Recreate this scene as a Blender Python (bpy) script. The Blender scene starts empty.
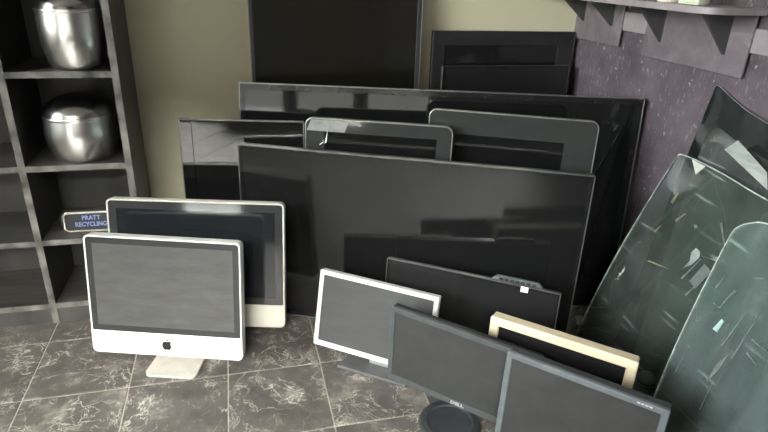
import bpy, bmesh, math, random
from mathutils import Vector, Matrix
random.seed(7)
S = bpy.context.scene
COL = S.collection
PI = math.pi
R = math.radians

# ------------------------------------------------------------ camera
cam_d = bpy.data.cameras.new('camera')
cam = bpy.data.objects.new('camera', cam_d)
COL.objects.link(cam)
S.camera = cam
PITCH, ROLL, YAW, FOC = R(23.493), R(-2.082), R(14.937), 576.9
cy, sy, cp, sp = math.cos(YAW), math.sin(YAW), math.cos(PITCH), math.sin(PITCH)
fwd = Vector((sy*cp, cy*cp, -sp))
rgt = Vector((cy, -sy, 0))
dwn = fwd.cross(rgt)
r2 = math.cos(ROLL)*rgt + math.sin(ROLL)*dwn
d2 = -math.sin(ROLL)*rgt + math.cos(ROLL)*dwn
m = Matrix.Identity(4)
for i in range(3):
    m[i][0], m[i][1], m[i][2] = r2[i], -d2[i], -fwd[i]
m[2][3] = 1.2
cam.matrix_world = m
cam_d.sensor_width = 36.0
cam_d.lens = FOC/768*36.0
cam_d.clip_start = 0.02

# ------------------------------------------------------------ sky, sun, exposure
W_ = bpy.data.worlds.new('world'); S.world = W_; W_.use_nodes = True
wn = W_.node_tree.nodes; wl = W_.node_tree.links
sky = wn.new('ShaderNodeTexSky'); sky.sky_type = 'NISHITA'
sky.sun_disc = False; sky.sun_elevation = R(45); sky.sun_rotation = R(187); sky.air_density = 1.2; sky.dust_density = 3.0
hs = wn.new('ShaderNodeHueSaturation'); hs.inputs['Saturation'].default_value = 0.25
wl.new(sky.outputs[0], hs.inputs['Color'])
wt = wn.new('ShaderNodeMixRGB'); wt.blend_type = 'MULTIPLY'; wt.inputs[0].default_value = 1.0; wt.inputs[2].default_value = (1.0, 0.985, 0.95, 1)   # hazy warm daylight
wl.new(hs.outputs[0], wt.inputs[1]); wl.new(wt.outputs[0], wn['Background'].inputs['Color'])
wn['Background'].inputs['Strength'].default_value = 1.7

sun_d = bpy.data.lights.new('sun', 'SUN'); sun = bpy.data.objects.new('sun', sun_d); COL.objects.link(sun)
sun_d.energy = 14.0; sun_d.angle = R(1.0); sun_d.color = (1.0, 0.97, 0.92)
sun.rotation_euler = Vector((0.12, 1.0, -1)).to_track_quat('-Z', 'Y').to_euler()

def portal(name, loc, rot, sx, sy_):
    d = bpy.data.lights.new(name, 'AREA'); d.shape = 'RECTANGLE'; d.size = sx; d.size_y = sy_
    d.cycles.is_portal = True
    o = bpy.data.objects.new(name, d); COL.objects.link(o); o.location = loc; o.rotation_euler = rot
XL, XR, YB, YF, ZC = -2.6, 1.405, 2.25, -1.6, 2.7
WIN_L = [(-1.35, -0.05, 0.9, 2.45), (0.05, 1.35, 0.9, 2.45)]                                                     # unseen side windows, enlarged to brighten the right wall: y0 y1 z0 z1
WIN_B = [(-2.45, -1.72, 0.08, 2.4), (-1.66, -0.93, 0.46, 2.4), (-0.87, -0.14, 0.46, 2.4)]   # glazed shopfront behind the camera: x0 x1 z0 z1
for a, b, z0, z1 in WIN_L:
    portal('daylight_portal', (XL-0.09, (a+b)/2, (z0+z1)/2), (0, -PI/2, 0), z1-z0, b-a)
for a, b, z0, z1 in WIN_B:
    portal('daylight_portal', ((a+b)/2, YF-0.09, (z0+z1)/2), (PI/2, 0, 0), b-a, z1-z0)

S.view_settings.view_transform = 'Standard'; S.view_settings.look = 'None'
S.view_settings.gamma = 1.0; S.view_settings.use_curve_mapping = False
S.view_settings.exposure = 2.4
S.cycles.use_denoising = True
S.cycles.max_bounces = 10; S.cycles.diffuse_bounces = 5; S.cycles.glossy_bounces = 6
S.cycles.transparent_max_bounces = 16
S.cycles.sample_clamp_indirect = 8.0
S.cycles.caustics_reflective = False; S.cycles.caustics_refractive = False

# ------------------------------------------------------------ materials
def newmat(name):
    mt = bpy.data.materials.new(name); mt.use_nodes = True
    return mt, mt.node_tree.nodes, mt.node_tree.links, mt.node_tree.nodes['Principled BSDF']
def ramp(nodes, stops):
    r = nodes.new('ShaderNodeValToRGB'); cr = r.color_ramp
    while len(cr.elements) < len(stops): cr.elements.new(0.5)
    for e, (p, c) in zip(cr.elements, stops):
        e.position = p; e.color = (*c, 1) if len(c) == 3 else c
    return r
def plain(name, col, rough=0.5, metal=0.0, var=0.12, scale=30, bump=0.0, ior=1.45, coord='Object', stretch=None, rvar=0.0):
    mt, n, l, b = newmat(name)
    b.inputs['Roughness'].default_value = rough; b.inputs['Metallic'].default_value = metal; b.inputs['IOR'].default_value = ior
    tc = n.new('ShaderNodeTexCoord'); nz = n.new('ShaderNodeTexNoise')
    nz.inputs['Scale'].default_value = scale; nz.inputs['Detail'].default_value = 6
    src = tc.outputs[coord]
    if stretch:
        mp = n.new('ShaderNodeMapping'); mp.inputs['Scale'].default_value = stretch
        l.new(src, mp.inputs[0]); src = mp.outputs[0]
    l.new(src, nz.inputs['Vector'])
    r = ramp(n, [(0.3, tuple(c*(1-var) for c in col)), (0.7, tuple(min(1, c*(1+var)) for c in col))])
    l.new(nz.outputs[0], r.inputs[0]); l.new(r.outputs[0], b.inputs['Base Color'])
    if rvar:
        mr = n.new('ShaderNodeMapRange'); mr.inputs[3].default_value = max(0, rough-rvar); mr.inputs[4].default_value = rough+rvar
        l.new(nz.outputs[0], mr.inputs[0]); l.new(mr.outputs[0], b.inputs['Roughness'])
    if bump:
        bp = n.new('ShaderNodeBump'); bp.inputs['Strength'].default_value = bump; bp.inputs['Distance'].default_value = 0.01
        l.new(nz.outputs[0], bp.inputs['Height']); l.new(bp.outputs[0], b.inputs['Normal'])
    return mt
def screen_mat(name, base, rough, dust=0.0, ior=1.5, stretch=(3, 3, 14), scale=4, tint=(0.55, 0.54, 0.52), contrast=0.25):
    """dark glass or plastic panel with a thin uneven film of dust"""
    mt, n, l, b = newmat(name)
    b.inputs['Roughness'].default_value = rough; b.inputs['IOR'].default_value = ior
    tc = n.new('ShaderNodeTexCoord'); mp = n.new('ShaderNodeMapping'); mp.inputs['Scale'].default_value = stretch
    nz = n.new('ShaderNodeTexNoise'); nz.inputs['Scale'].default_value = scale; nz.inputs['Detail'].default_value = 8; nz.inputs['Roughness'].default_value = 0.65
    l.new(tc.outputs['Object'], mp.inputs[0]); l.new(mp.outputs[0], nz.inputs[0])
    lo = tuple(base[i]+dust*(1-contrast)*tint[i] for i in range(3)); hi = tuple(base[i]+dust*(1+contrast)*tint[i] for i in range(3))
    r = ramp(n, [(0.3, lo), (0.72, hi)])
    l.new(nz.outputs[0], r.inputs[0])
    # specks of dirt
    vo = n.new('ShaderNodeTexVoronoi'); vo.inputs['Scale'].default_value = 26
    l.new(tc.outputs['Object'], vo.inputs['Vector'])
    sp_ = ramp(n, [(0.0, (1, 1, 1)), (0.035, (0, 0, 0))])
    l.new(vo.outputs['Distance'], sp_.inputs[0])
    mx = n.new('ShaderNodeMixRGB'); mx.inputs[2].default_value = (0.25, 0.25, 0.24, 1)
    ml = n.new('ShaderNodeMath'); ml.operation = 'MULTIPLY'; ml.inputs[1].default_value = 0.15
    l.new(sp_.outputs[0], ml.inputs[0]); l.new(ml.outputs[0], mx.inputs[0]); l.new(r.outputs[0], mx.inputs[1])
    l.new(mx.outputs[0], b.inputs['Base Color'])
    return mt

M = {}
M['olive'] = plain('olive_paint', (0.54, 0.51, 0.37), 0.55, var=0.05, scale=2.5)
M['ceiling'] = plain('ceiling_paint', (0.55, 0.54, 0.52), 0.8, var=0.03)
M['roomwall'] = plain('grey_paint', (0.16, 0.15, 0.145), 0.8, var=0.05)
M['winframe'] = plain('window_aluminium', (0.25, 0.25, 0.25), 0.4, 0.5)
M['pavement'] = plain('pavement_concrete', (0.32, 0.31, 0.29), 0.9, var=0.15, scale=3)
M['added_facade'] = plain('added_facade_render', (0.16, 0.145, 0.13), 0.9, var=0.15, scale=2)
M['blackplastic'] = plain('black_plastic', (0.012, 0.012, 0.013), 0.38, var=0.3)
M['blackgloss'] = plain('gloss_black_plastic', (0.010, 0.010, 0.011), 0.12, var=0.3)
M['greybezel'] = plain('dark_grey_plastic', (0.095, 0.102, 0.108), 0.42, var=0.15)
M['charcoal'] = plain('charcoal_plastic', (0.030, 0.032, 0.034), 0.4, var=0.2)
M['kbezel'] = plain('slate_plastic', (0.052, 0.055, 0.057), 0.38, var=0.2)
M['standgrey'] = plain('stand_grey_plastic', (0.075, 0.075, 0.075), 0.38, var=0.15)
M['silver'] = plain('silver_trim', (0.38, 0.37, 0.345), 0.32, 0.85, var=0.1)
M['dimtrim'] = plain('brushed_dark_trim', (0.24, 0.23, 0.22), 0.3, 0.8, var=0.15)
M['darktrim'] = plain('dark_trim', (0.06, 0.058, 0.055), 0.35, 0.4, var=0.2)
M['softblack'] = plain('soft_black_plastic', (0.014, 0.014, 0.015), 0.5, var=0.3)
M['cornerreflection'] = plain('painted_corner_reflection', (0.17, 0.17, 0.165), 0.3, var=0.3, scale=30)  # tone of the reflection painted on the display corner
M['whiteplastic'] = plain('white_plastic', (0.62, 0.62, 0.60), 0.4, var=0.04)
M['imacshell'] = plain('pale_shell', (0.54, 0.53, 0.505), 0.38, 0.0, var=0.04)
M['imacshell2'] = plain('warm_pale_shell', (0.50, 0.475, 0.42), 0.38, 0.0, var=0.04)
M['footmetal'] = plain('satin_foot_metal', (0.52, 0.49, 0.43), 0.4, 0.15, var=0.08)
M['cream'] = plain('cream_plastic', (0.56, 0.475, 0.33), 0.5, var=0.10, scale=9, stretch=(1, 1, 8))
M['sticker'] = plain('white_sticker', (0.8, 0.79, 0.74), 0.6, var=0.05)
M['logo'] = plain('logo_black', (0.012, 0.012, 0.013), 0.3)
M['logosilver'] = plain('logo_silver', (0.5, 0.5, 0.5), 0.35, 0.6)
M['blacklacquer'] = plain('black_shelf_paint', (0.042, 0.041, 0.039), 0.42, var=0.45, scale=7, stretch=(1, 1, 0.4), rvar=0.12)
M['wornedge'] = plain('worn_grey_edge', (0.11, 0.104, 0.095), 0.6, var=0.85, scale=14, stretch=(1, 1, 1), bump=0.3)
M['wornboard'] = plain('worn_dark_board', (0.045, 0.043, 0.040), 0.45, var=0.6, scale=10, stretch=(0.6, 4, 1), rvar=0.15)
M['chrome'] = plain('polished_steel', (0.58, 0.575, 0.56), 0.26, 1.0, var=0.08, scale=4)
M['chromedark'] = plain('dark_reflection_lid', (0.28, 0.275, 0.27), 0.22, 1.0, var=0.25, scale=14, rvar=0.08)  # darker than the body: the dome's dark reflection put into its colour
M['chromeframe'] = plain('chrome_frame', (0.50, 0.48, 0.44), 0.25, 0.9, var=0.08)
M['signface'] = plain('sign_black', (0.010, 0.011, 0.014), 0.35)
M['signblue'] = plain('sign_blue_letters', (0.19, 0.24, 0.48), 0.5, var=0.12)
M['ledge'] = plain('mauve_grey_ledge_paint', (0.25, 0.215, 0.235), 0.5, var=0.2, scale=14)
M['bracket'] = plain('grey_bracket_paint', (0.050, 0.050, 0.053), 0.55, var=0.1)
M['creamthing'] = plain('cream_ceramic', (0.75, 0.70, 0.58), 0.4, var=0.04)
M['greenthing'] = plain('pale_green_card', (0.50, 0.54, 0.43), 0.6, var=0.05)
M['scrap'] = plain('cream_card', (0.75, 0.70, 0.56), 0.7, var=0.08)
M['greycap'] = plain('grey_cap_plastic', (0.38, 0.38, 0.38), 0.4, var=0.1)
M['glassedge'] = plain('pale_glass_edge', (0.34, 0.37, 0.35), 0.3, var=0.5, scale=40)
M['frit'] = plain('black_frit', (0.008, 0.010, 0.010), 0.12, var=0.3, scale=12)
M['glintpaint'] = plain('pale_glint_paint', (0.25, 0.28, 0.265), 0.35, var=0.3, scale=60)  # pale colour for reflections painted on the windscreens
M['dullpatch'] = plain('grey_reflection_paint', (0.24, 0.27, 0.26), 0.35, var=0.2)  # grey colour for reflected shapes painted on the windscreen
M['yellowmark'] = plain('painted_yellow_reflection', (0.34, 0.33, 0.20), 0.5, var=0.2)  # yellow colour for reflected streaks painted on the windscreen
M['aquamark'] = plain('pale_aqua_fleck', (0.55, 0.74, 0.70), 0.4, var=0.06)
M['palestrip'] = plain('milky_pale_strip', (0.55, 0.58, 0.56), 0.35, var=0.25, scale=14, stretch=(1, 1, 5))

M['tvmatte'] = screen_mat('tv_screen_satin', (0.007, 0.007, 0.007), 0.10, dust=0.001, stretch=(2, 2, 2.5), scale=3)
M['tvdull'] = screen_mat('tv_screen_dusty', (0.007, 0.0065, 0.0045), 0.16, dust=0.0045, scale=3, stretch=(2, 2, 2), tint=(0.6, 0.53, 0.4))
M['tvgloss'] = screen_mat('tv_screen_gloss', (0.004, 0.004, 0.004), 0.05, dust=0.003, ior=1.55, stretch=(2, 2, 2))
M['tvclear'] = screen_mat('tv_screen_mirror', (0.004, 0.004, 0.004), 0.03, dust=0.003, ior=2.3, stretch=(2, 2, 2))
M['imacglass'] = screen_mat('display_glass_border', (0.016, 0.017, 0.018), 0.06, dust=0.02, ior=1.55)
M['imacscreen'] = screen_mat('display_dusty_front', (0.022, 0.022, 0.022), 0.25, dust=0.075, stretch=(2, 2, 9), scale=5)
M['imacdark'] = screen_mat('display_dark', (0.006, 0.007, 0.009), 0.08, dust=0.008)
M['mongrey'] = screen_mat('monitor_matte_grey', (0.016, 0.016, 0.016), 0.32, dust=0.024, stretch=(2, 2, 2.4), scale=6, contrast=0.6)
M['monpale'] = screen_mat('monitor_matte_pale', (0.020, 0.020, 0.020), 0.32, dust=0.055, stretch=(2, 2, 9))
M['mondark'] = screen_mat('monitor_matte_dark', (0.008, 0.008, 0.008), 0.25, dust=0.006, stretch=(2, 2, 2))
M['glassborder'] = screen_mat('black_glass_border', (0.016, 0.017, 0.017), 0.06, dust=0.02, ior=1.42, stretch=(2, 2, 4))

def mat_purple():
    mt, n, l, b = newmat('purple_scuffed_paint')
    b.inputs['Roughness'].default_value = 0.45
    tc = n.new('ShaderNodeTexCoord')
    n1 = n.new('ShaderNodeTexNoise'); n1.inputs['Scale'].default_value = 5; n1.inputs['Detail'].default_value = 10; n1.inputs['Roughness'].default_value = 0.65
    l.new(tc.outputs['Object'], n1.inputs[0])
    r1 = ramp(n, [(0.32, (0.052, 0.040, 0.049)), (0.68, (0.125, 0.101, 0.118))])
    l.new(n1.outputs[0], r1.inputs[0])
    # vertical pale drips and scratches
    mp = n.new('ShaderNodeMapping'); mp.inputs['Scale'].default_value = (1, 90, 22)
    l.new(tc.outputs['Object'], mp.inputs[0])
    n2 = n.new('ShaderNodeTexNoise'); n2.inputs['Scale'].default_value = 1.3; n2.inputs['Detail'].default_value = 6; n2.inputs['Roughness'].default_value = 0.7
    l.new(mp.outputs[0], n2.inputs[0])
    r2_ = ramp(n, [(0.585, (0, 0, 0)), (0.69, (1, 1, 1))]); l.new(n2.outputs[0], r2_.inputs[0])
    n3 = n.new('ShaderNodeTexNoise'); n3.inputs['Scale'].default_value = 48; n3.inputs['Detail'].default_value = 3
    l.new(tc.outputs['Object'], n3.inputs[0])
    r3 = ramp(n, [(0.68, (0, 0, 0)), (0.73, (1, 1, 1))]); l.new(n3.outputs[0], r3.inputs[0])
    mx = n.new('ShaderNodeMath'); mx.operation = 'MAXIMUM'; l.new(r2_.outputs[0], mx.inputs[0]); l.new(r3.outputs[0], mx.inputs[1])
    ml = n.new('ShaderNodeMath'); ml.operation = 'MULTIPLY'; ml.inputs[1].default_value = 0.6; l.new(mx.outputs[0], ml.inputs[0])
    mix = n.new('ShaderNodeMixRGB'); mix.inputs[2].default_value = (0.42, 0.38, 0.40, 1)
    l.new(ml.outputs[0], mix.inputs[0]); l.new(r1.outputs[0], mix.inputs[1]); l.new(mix.outputs[0], b.inputs['Base Color'])
    bp = n.new('ShaderNodeBump'); bp.inputs['Strength'].default_value = 0.25; bp.inputs['Distance'].default_value = 0.004
    l.new(n1.outputs[0], bp.inputs['Height']); l.new(bp.outputs[0], b.inputs['Normal'])
    return mt
M['purple'] = mat_purple()

def mat_plate():
    mt, n, l, b = newmat('mauve_grey_board_paint')
    b.inputs['Roughness'].default_value = 0.5
    tc = n.new('ShaderNodeTexCoord')
    n1 = n.new('ShaderNodeTexNoise'); n1.inputs['Scale'].default_value = 9; n1.inputs['Detail'].default_value = 10; n1.inputs['Roughness'].default_value = 0.7; n1.inputs['Distortion'].default_value = 0.8
    l.new(tc.outputs['Object'], n1.inputs[0])
    r1 = ramp(n, [(0.3, (0.090, 0.073, 0.085)), (0.60, (0.150, 0.126, 0.142)), (0.78, (0.26, 0.23, 0.245))])
    l.new(n1.outputs[0], r1.inputs[0]); l.new(r1.outputs[0], b.inputs['Base Color'])
    return mt
M['plate'] = mat_plate()

def mat_tile():
    mt, n, l, b = newmat('dark_marble_tile')
    tc = n.new('ShaderNodeTexCoord'); oi = n.new('ShaderNodeObjectInfo')
    vm = n.new('ShaderNodeVectorMath'); vm.operation = 'MULTIPLY_ADD'
    cb = n.new('ShaderNodeCombineXYZ'); m1 = n.new('ShaderNodeMath'); m1.operation = 'MULTIPLY'; m1.inputs[1].default_value = 37.0
    l.new(oi.outputs['Random'], m1.inputs[0])
    for k in range(3): l.new(m1.outputs[0], cb.inputs[k])
    l.new(tc.outputs['Object'], vm.inputs[0]); vm.inputs[1].default_value = (1, 1, 1); l.new(cb.outputs[0], vm.inputs[2])
    v = vm.outputs[0]
    base = n.new('ShaderNodeTexNoise'); base.inputs['Scale'].default_value = 9; base.inputs['Detail'].default_value = 12; base.inputs['Roughness'].default_value = 0.7
    l.new(v, base.inputs[0])
    rb = ramp(n, [(0.32, (0.048, 0.0425, 0.038)), (0.52, (0.090, 0.081, 0.073)), (0.72, (0.26, 0.235, 0.205))])
    l.new(base.outputs[0], rb.inputs[0])
    def veins(scale, width, dist, detail):
        t = n.new('ShaderNodeTexNoise'); t.inputs['Scale'].default_value = scale; t.inputs['Detail'].default_value = detail; t.inputs['Distortion'].default_value = dist
        t.inputs['Roughness'].default_value = 0.6
        l.new(v, t.inputs[0])
        s = n.new('ShaderNodeMath'); s.operation = 'SUBTRACT'; s.inputs[1].default_value = 0.5; l.new(t.outputs[0], s.inputs[0])
        a = n.new('ShaderNodeMath'); a.operation = 'ABSOLUTE'; l.new(s.outputs[0], a.inputs[0])
        r = ramp(n, [(0.0, (1, 1, 1)), (width, (0, 0, 0))]); l.new(a.outputs[0], r.inputs[0])
        return r.outputs[0]
    v1 = veins(4.0, 0.010, 1.8, 5); v2 = veins(11.0, 0.016, 1.2, 6)
    mk = n.new('ShaderNodeTexNoise'); mk.inputs['Scale'].default_value = 6; mk.inputs['Detail'].default_value = 4; l.new(v, mk.inputs[0])
    rm = ramp(n, [(0.46, (0, 0, 0)), (0.62, (1, 1, 1))]); l.new(mk.outputs[0], rm.inputs[0])
    mu = n.new('ShaderNodeMath'); mu.operation = 'MULTIPLY'; l.new(v2, mu.inputs[0]); l.new(rm.outputs[0], mu.inputs[1])
    rm2 = ramp(n, [(0.42, (0, 0, 0)), (0.60, (1, 1, 1))]); l.new(base.outputs[0], rm2.inputs[0])
    mu1 = n.new('ShaderNodeMath'); mu1.operation = 'MULTIPLY'; l.new(v1, mu1.inputs[0]); l.new(rm2.outputs[0], mu1.inputs[1])
    mx = n.new('ShaderNodeMath'); mx.operation = 'MAXIMUM'; l.new(mu1.outputs[0], mx.inputs[0]); l.new(mu.outputs[0], mx.inputs[1])
    ms = n.new('ShaderNodeMath'); ms.operation = 'MULTIPLY'; ms.inputs[1].default_value = 0.95; l.new(mx.outputs[0], ms.inputs[0])
    mix = n.new('ShaderNodeMixRGB'); mix.inputs[2].default_value = (0.50, 0.46, 0.40, 1)
    l.new(ms.outputs[0], mix.inputs[0]); l.new(rb.outputs[0], mix.inputs[1]); l.new(mix.outputs[0], b.inputs['Base Color'])
    rr = n.new('ShaderNodeMapRange'); rr.inputs[3].default_value = 0.30; rr.inputs[4].default_value = 0.55
    l.new(base.outputs[0], rr.inputs[0]); l.new(rr.outputs[0], b.inputs['Roughness'])
    return mt
M['tile'] = mat_tile()
M['grout'] = plain('pale_grout', (0.36, 0.33, 0.285), 0.9, var=0.2, scale=40)

def mat_glass(name, tint, dust, dustcol, rough=0.02, streak=(3, 2, 2), clean=False):
    mt, n, l, b = newmat(name)
    n.remove(b); out = n['Material Output']
    tr = n.new('ShaderNodeBsdfTransparent'); tr.inputs[0].default_value = (*tint, 1)
    gl = n.new('ShaderNodeBsdfGlossy'); gl.inputs['Roughness'].default_value = rough; gl.inputs[0].default_value = (1, 1, 1, 1)
    fr = n.new('ShaderNodeFresnel'); fr.inputs[0].default_value = 1.5
    mx = n.new('ShaderNodeMixShader'); l.new(fr.outputs[0], mx.inputs[0]); l.new(tr.outputs[0], mx.inputs[1]); l.new(gl.outputs[0], mx.inputs[2])
    if clean:
        l.new(mx.outputs[0], out.inputs[0]); return mt
    df = n.new('ShaderNodeBsdfDiffuse'); df.inputs[0].default_value = (*dustcol, 1)
    tc = n.new('ShaderNodeTexCoord')
    mp = n.new('ShaderNodeMapping'); mp.inputs['Scale'].default_value = streak; mp.inputs['Rotation'].default_value = (0.5, 0, 0)
    nz = n.new('ShaderNodeTexNoise'); nz.inputs['Scale'].default_value = 3; nz.inputs['Detail'].default_value = 9; nz.inputs['Roughness'].default_value = 0.68
    l.new(tc.outputs['Object'], mp.inputs[0]); l.new(mp.outputs[0], nz.inputs[0])
    rp = ramp(n, [(0.25, (dust*0.3,)*3), (0.75, (min(1, dust*1.8),)*3)]); l.new(nz.outputs[0], rp.inputs[0])
    # scratches: a few thin diagonal lines
    mp2 = n.new('ShaderNodeMapping'); mp2.inputs['Rotation'].default_value = (0.9, 0, 0); mp2.inputs['Scale'].default_value = (1, 4, 60)
    l.new(tc.outputs['Object'], mp2.inputs[0])
    n2 = n.new('ShaderNodeTexNoise'); n2.inputs['Scale'].default_value = 1.0; n2.inputs['Detail'].default_value = 2; l.new(mp2.outputs[0], n2.inputs[0])
    r2_ = ramp(n, [(0.64, (0, 0, 0)), (0.72, (0.30, 0.30, 0.30))]); l.new(n2.outputs[0], r2_.inputs[0])
    ad = n.new('ShaderNodeMath'); ad.operation = 'MAXIMUM'; l.new(rp.outputs[0], ad.inputs[0]); l.new(r2_.outputs[0], ad.inputs[1])
    m2 = n.new('ShaderNodeMixShader'); l.new(ad.outputs[0], m2.inputs[0]); l.new(mx.outputs[0], m2.inputs[1]); l.new(df.outputs[0], m2.inputs[2])
    l.new(m2.outputs[0], out.inputs[0])
    return mt
M['pane'] = mat_glass('window_glass', (0.95, 0.97, 0.96), 0, (0, 0, 0), clean=True)
M['wsglass'] = mat_glass('green_tinted_glass', (0.76, 0.83, 0.79), 0.045, (0.42, 0.46, 0.43))
M['wsglass_dusty'] = mat_glass('dusty_blue_green_glass', (0.70, 0.79, 0.765), 0.085, (0.46, 0.53, 0.51), streak=(2, 5, 1.2))
M['wsglass_clear'] = mat_glass('clear_green_glass', (0.78, 0.83, 0.81), 0.05, (0.44, 0.47, 0.45))

# ------------------------------------------------------------ mesh helpers
def box(bm, x0, x1, y0, y1, z0, z1, mat=None):
    vs = [bm.verts.new(p) for p in ((x0,y0,z0),(x1,y0,z0),(x1,y1,z0),(x0,y1,z0),(x0,y0,z1),(x1,y0,z1),(x1,y1,z1),(x0,y1,z1))]
    if mat is not None:
        for v in vs: v.co = mat @ v.co
    for f in ((3,2,1,0),(4,5,6,7),(0,1,5,4),(1,2,6,5),(2,3,7,6),(3,0,4,7)):
        bm.faces.new([vs[i] for i in f])
    return vs
def bevel(bm, w, seg=2):
    bmesh.ops.bevel(bm, geom=list(bm.edges), offset=w, segments=seg, profile=0.5, affect='EDGES')
def rrect(w0, w1, z0, z1, r, seg=5):
    """rounded rectangle outline in the xz plane, counter-clockwise seen from -y"""
    pts = []
    if not isinstance(r, (tuple, list)): r = (r,)*4          # BL BR TR TL
    for (cx, cz, a0, rr) in ((w0+r[0], z0+r[0], PI, r[0]), (w1-r[1], z0+r[1], 1.5*PI, r[1]), (w1-r[2], z1-r[2], 0, r[2]), (w0+r[3], z1-r[3], 0.5*PI, r[3])):
        for i in range(seg+1):
            a = a0 + i/seg*PI/2
            pts.append((cx+rr*math.cos(a), cz+rr*math.sin(a)))
    return pts
def prism(bm, pts, y0, y1, ch=0.0):
    """prism of an xz outline between y0 (front) and y1; front rim chamfered by ch"""
    n = len(pts)
    cx = sum(p[0] for p in pts)/n; cz = sum(p[1] for p in pts)/n
    def rim(y, inset):
        hw = max(abs(p[0]-cx) for p in pts); hz = max(abs(p[1]-cz) for p in pts)
        return [bm.verts.new((cx+(p[0]-cx)*(1-inset/hw), y, cz+(p[1]-cz)*(1-inset/hz))) for p in pts]
    rings = [rim(y0, ch)]
    if ch: rings.append(rim(y0+ch, 0))
    if ch: rings.append(rim(y1-ch, 0))
    rings.append(rim(y1, ch))
    bm.faces.new(rings[0]); bm.faces.new(list(reversed(rings[-1])))
    for a, b in zip(rings, rings[1:]):
        for i in range(n):
            j = (i+1) % n
            bm.faces.new((a[j], a[i], b[i], b[j]))
def ring(bm, outer, inner, y0, y1, ch=0.0):
    """frame between two outlines of equal point count"""
    n = len(outer)
    ocx = sum(p[0] for p in outer)/n; ocz = sum(p[1] for p in outer)/n
    hw = max(abs(p[0]-ocx) for p in outer); hz = max(abs(p[1]-ocz) for p in outer)
    def rv(pts, y, grow):
        return [bm.verts.new((ocx+(p[0]-ocx)*(1+grow/hw), y, ocz+(p[1]-ocz)*(1+grow/hz))) for p in pts]
    loops = [rv(outer, y1, 0), rv(outer, y0+ch, 0)]
    if ch: loops.append(rv(outer, y0, -ch))
    if ch: loops.append(rv(inner, y0, ch))
    loops += [rv(inner, y0+ch, 0), rv(inner, y1, 0)]
    loops.append(loops[0])
    for a, b in zip(loops, loops[1:]):
        for i in range(n):
            j = (i+1) % n
            bm.faces.new((a[i], a[j], b[j], b[i]))
def lathe(bm, prof, seg=40, cx=0, cy_=0, z0=0, closed=True):
    rings = []
    for r, z in prof:
        if r < 1e-6: rings.append([bm.verts.new((cx, cy_, z0+z))])
        else: rings.append([bm.verts.new((cx+r*math.cos(2*PI*i/seg), cy_+r*math.sin(2*PI*i/seg), z0+z)) for i in range(seg)])
    for a, b in zip(rings, rings[1:]):
        for i in range(seg):
            j = (i+1) % seg
            if len(a) == 1 and len(b) == 1: continue
            if len(a) == 1: bm.faces.new((a[0], b[i], b[j]))
            elif len(b) == 1: bm.faces.new((a[i], a[j], b[0]))
            else: bm.faces.new((a[i], a[j], b[j], b[i]))
def obj(name, bm, mat, parent=None, xf=None, smooth=False):
    if xf is not None: bmesh.ops.transform(bm, matrix=xf, verts=bm.verts)
    bmesh.ops.recalc_face_normals(bm, faces=bm.faces)
    me = bpy.data.meshes.new(name); bm.to_mesh(me); bm.free()
    me.materials.append(mat)
    if smooth:
        for p in me.polygons: p.use_smooth = True
        try: me.set_sharp_from_angle(angle=R(40))
        except Exception: pass
    o = bpy.data.objects.new(name, me); COL.objects.link(o)
    if parent: o.parent = parent
    return o
def tag(o, label, cat, group=None):
    o['label'] = label; o['category'] = cat
    if group: o['group'] = group
    return o
def thing(name, label, cat, loc, rz=0, group=None):
    o = bpy.data.objects.new(name, None); COL.objects.link(o)
    o.empty_display_size = 0.05
    o.location = loc; o.rotation_euler = (0, 0, rz)
    return tag(o, label, cat, group)
def structure(name, bm, mat, parent=None, smooth=False):
    o = obj(name, bm, mat, parent, smooth=smooth)
    if parent is None: o['kind'] = 'structure'
    return o
def NB(): return bmesh.new()
def text_part(name, body, size, mat, parent, xf, extrude=0.0006, bold=0.0, align='CENTER', sx=1.0):
    cu = bpy.data.curves.new('txt', 'FONT'); cu.body = body; cu.size = size; cu.extrude = extrude; cu.offset = bold
    cu.align_x = align; cu.align_y = 'CENTER'; cu.resolution_u = 3
    t = bpy.data.objects.new('txt', cu); COL.objects.link(t)
    bpy.context.view_layer.update()
    dg = bpy.context.evaluated_depsgraph_get()
    me = bpy.data.meshes.new_from_object(t.evaluated_get(dg))
    bpy.data.objects.remove(t); bpy.data.curves.remove(cu)
    bm = NB(); bm.from_mesh(me); bpy.data.meshes.remove(me)
    # text lies in xy; stand it up facing -y
    bmesh.ops.transform(bm, matrix=xf @ Matrix.Rotation(PI/2, 4, 'X') @ Matrix.Diagonal((sx, 1, 1, 1)), verts=bm.verts)
    return obj(name, bm, mat, parent)

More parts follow.
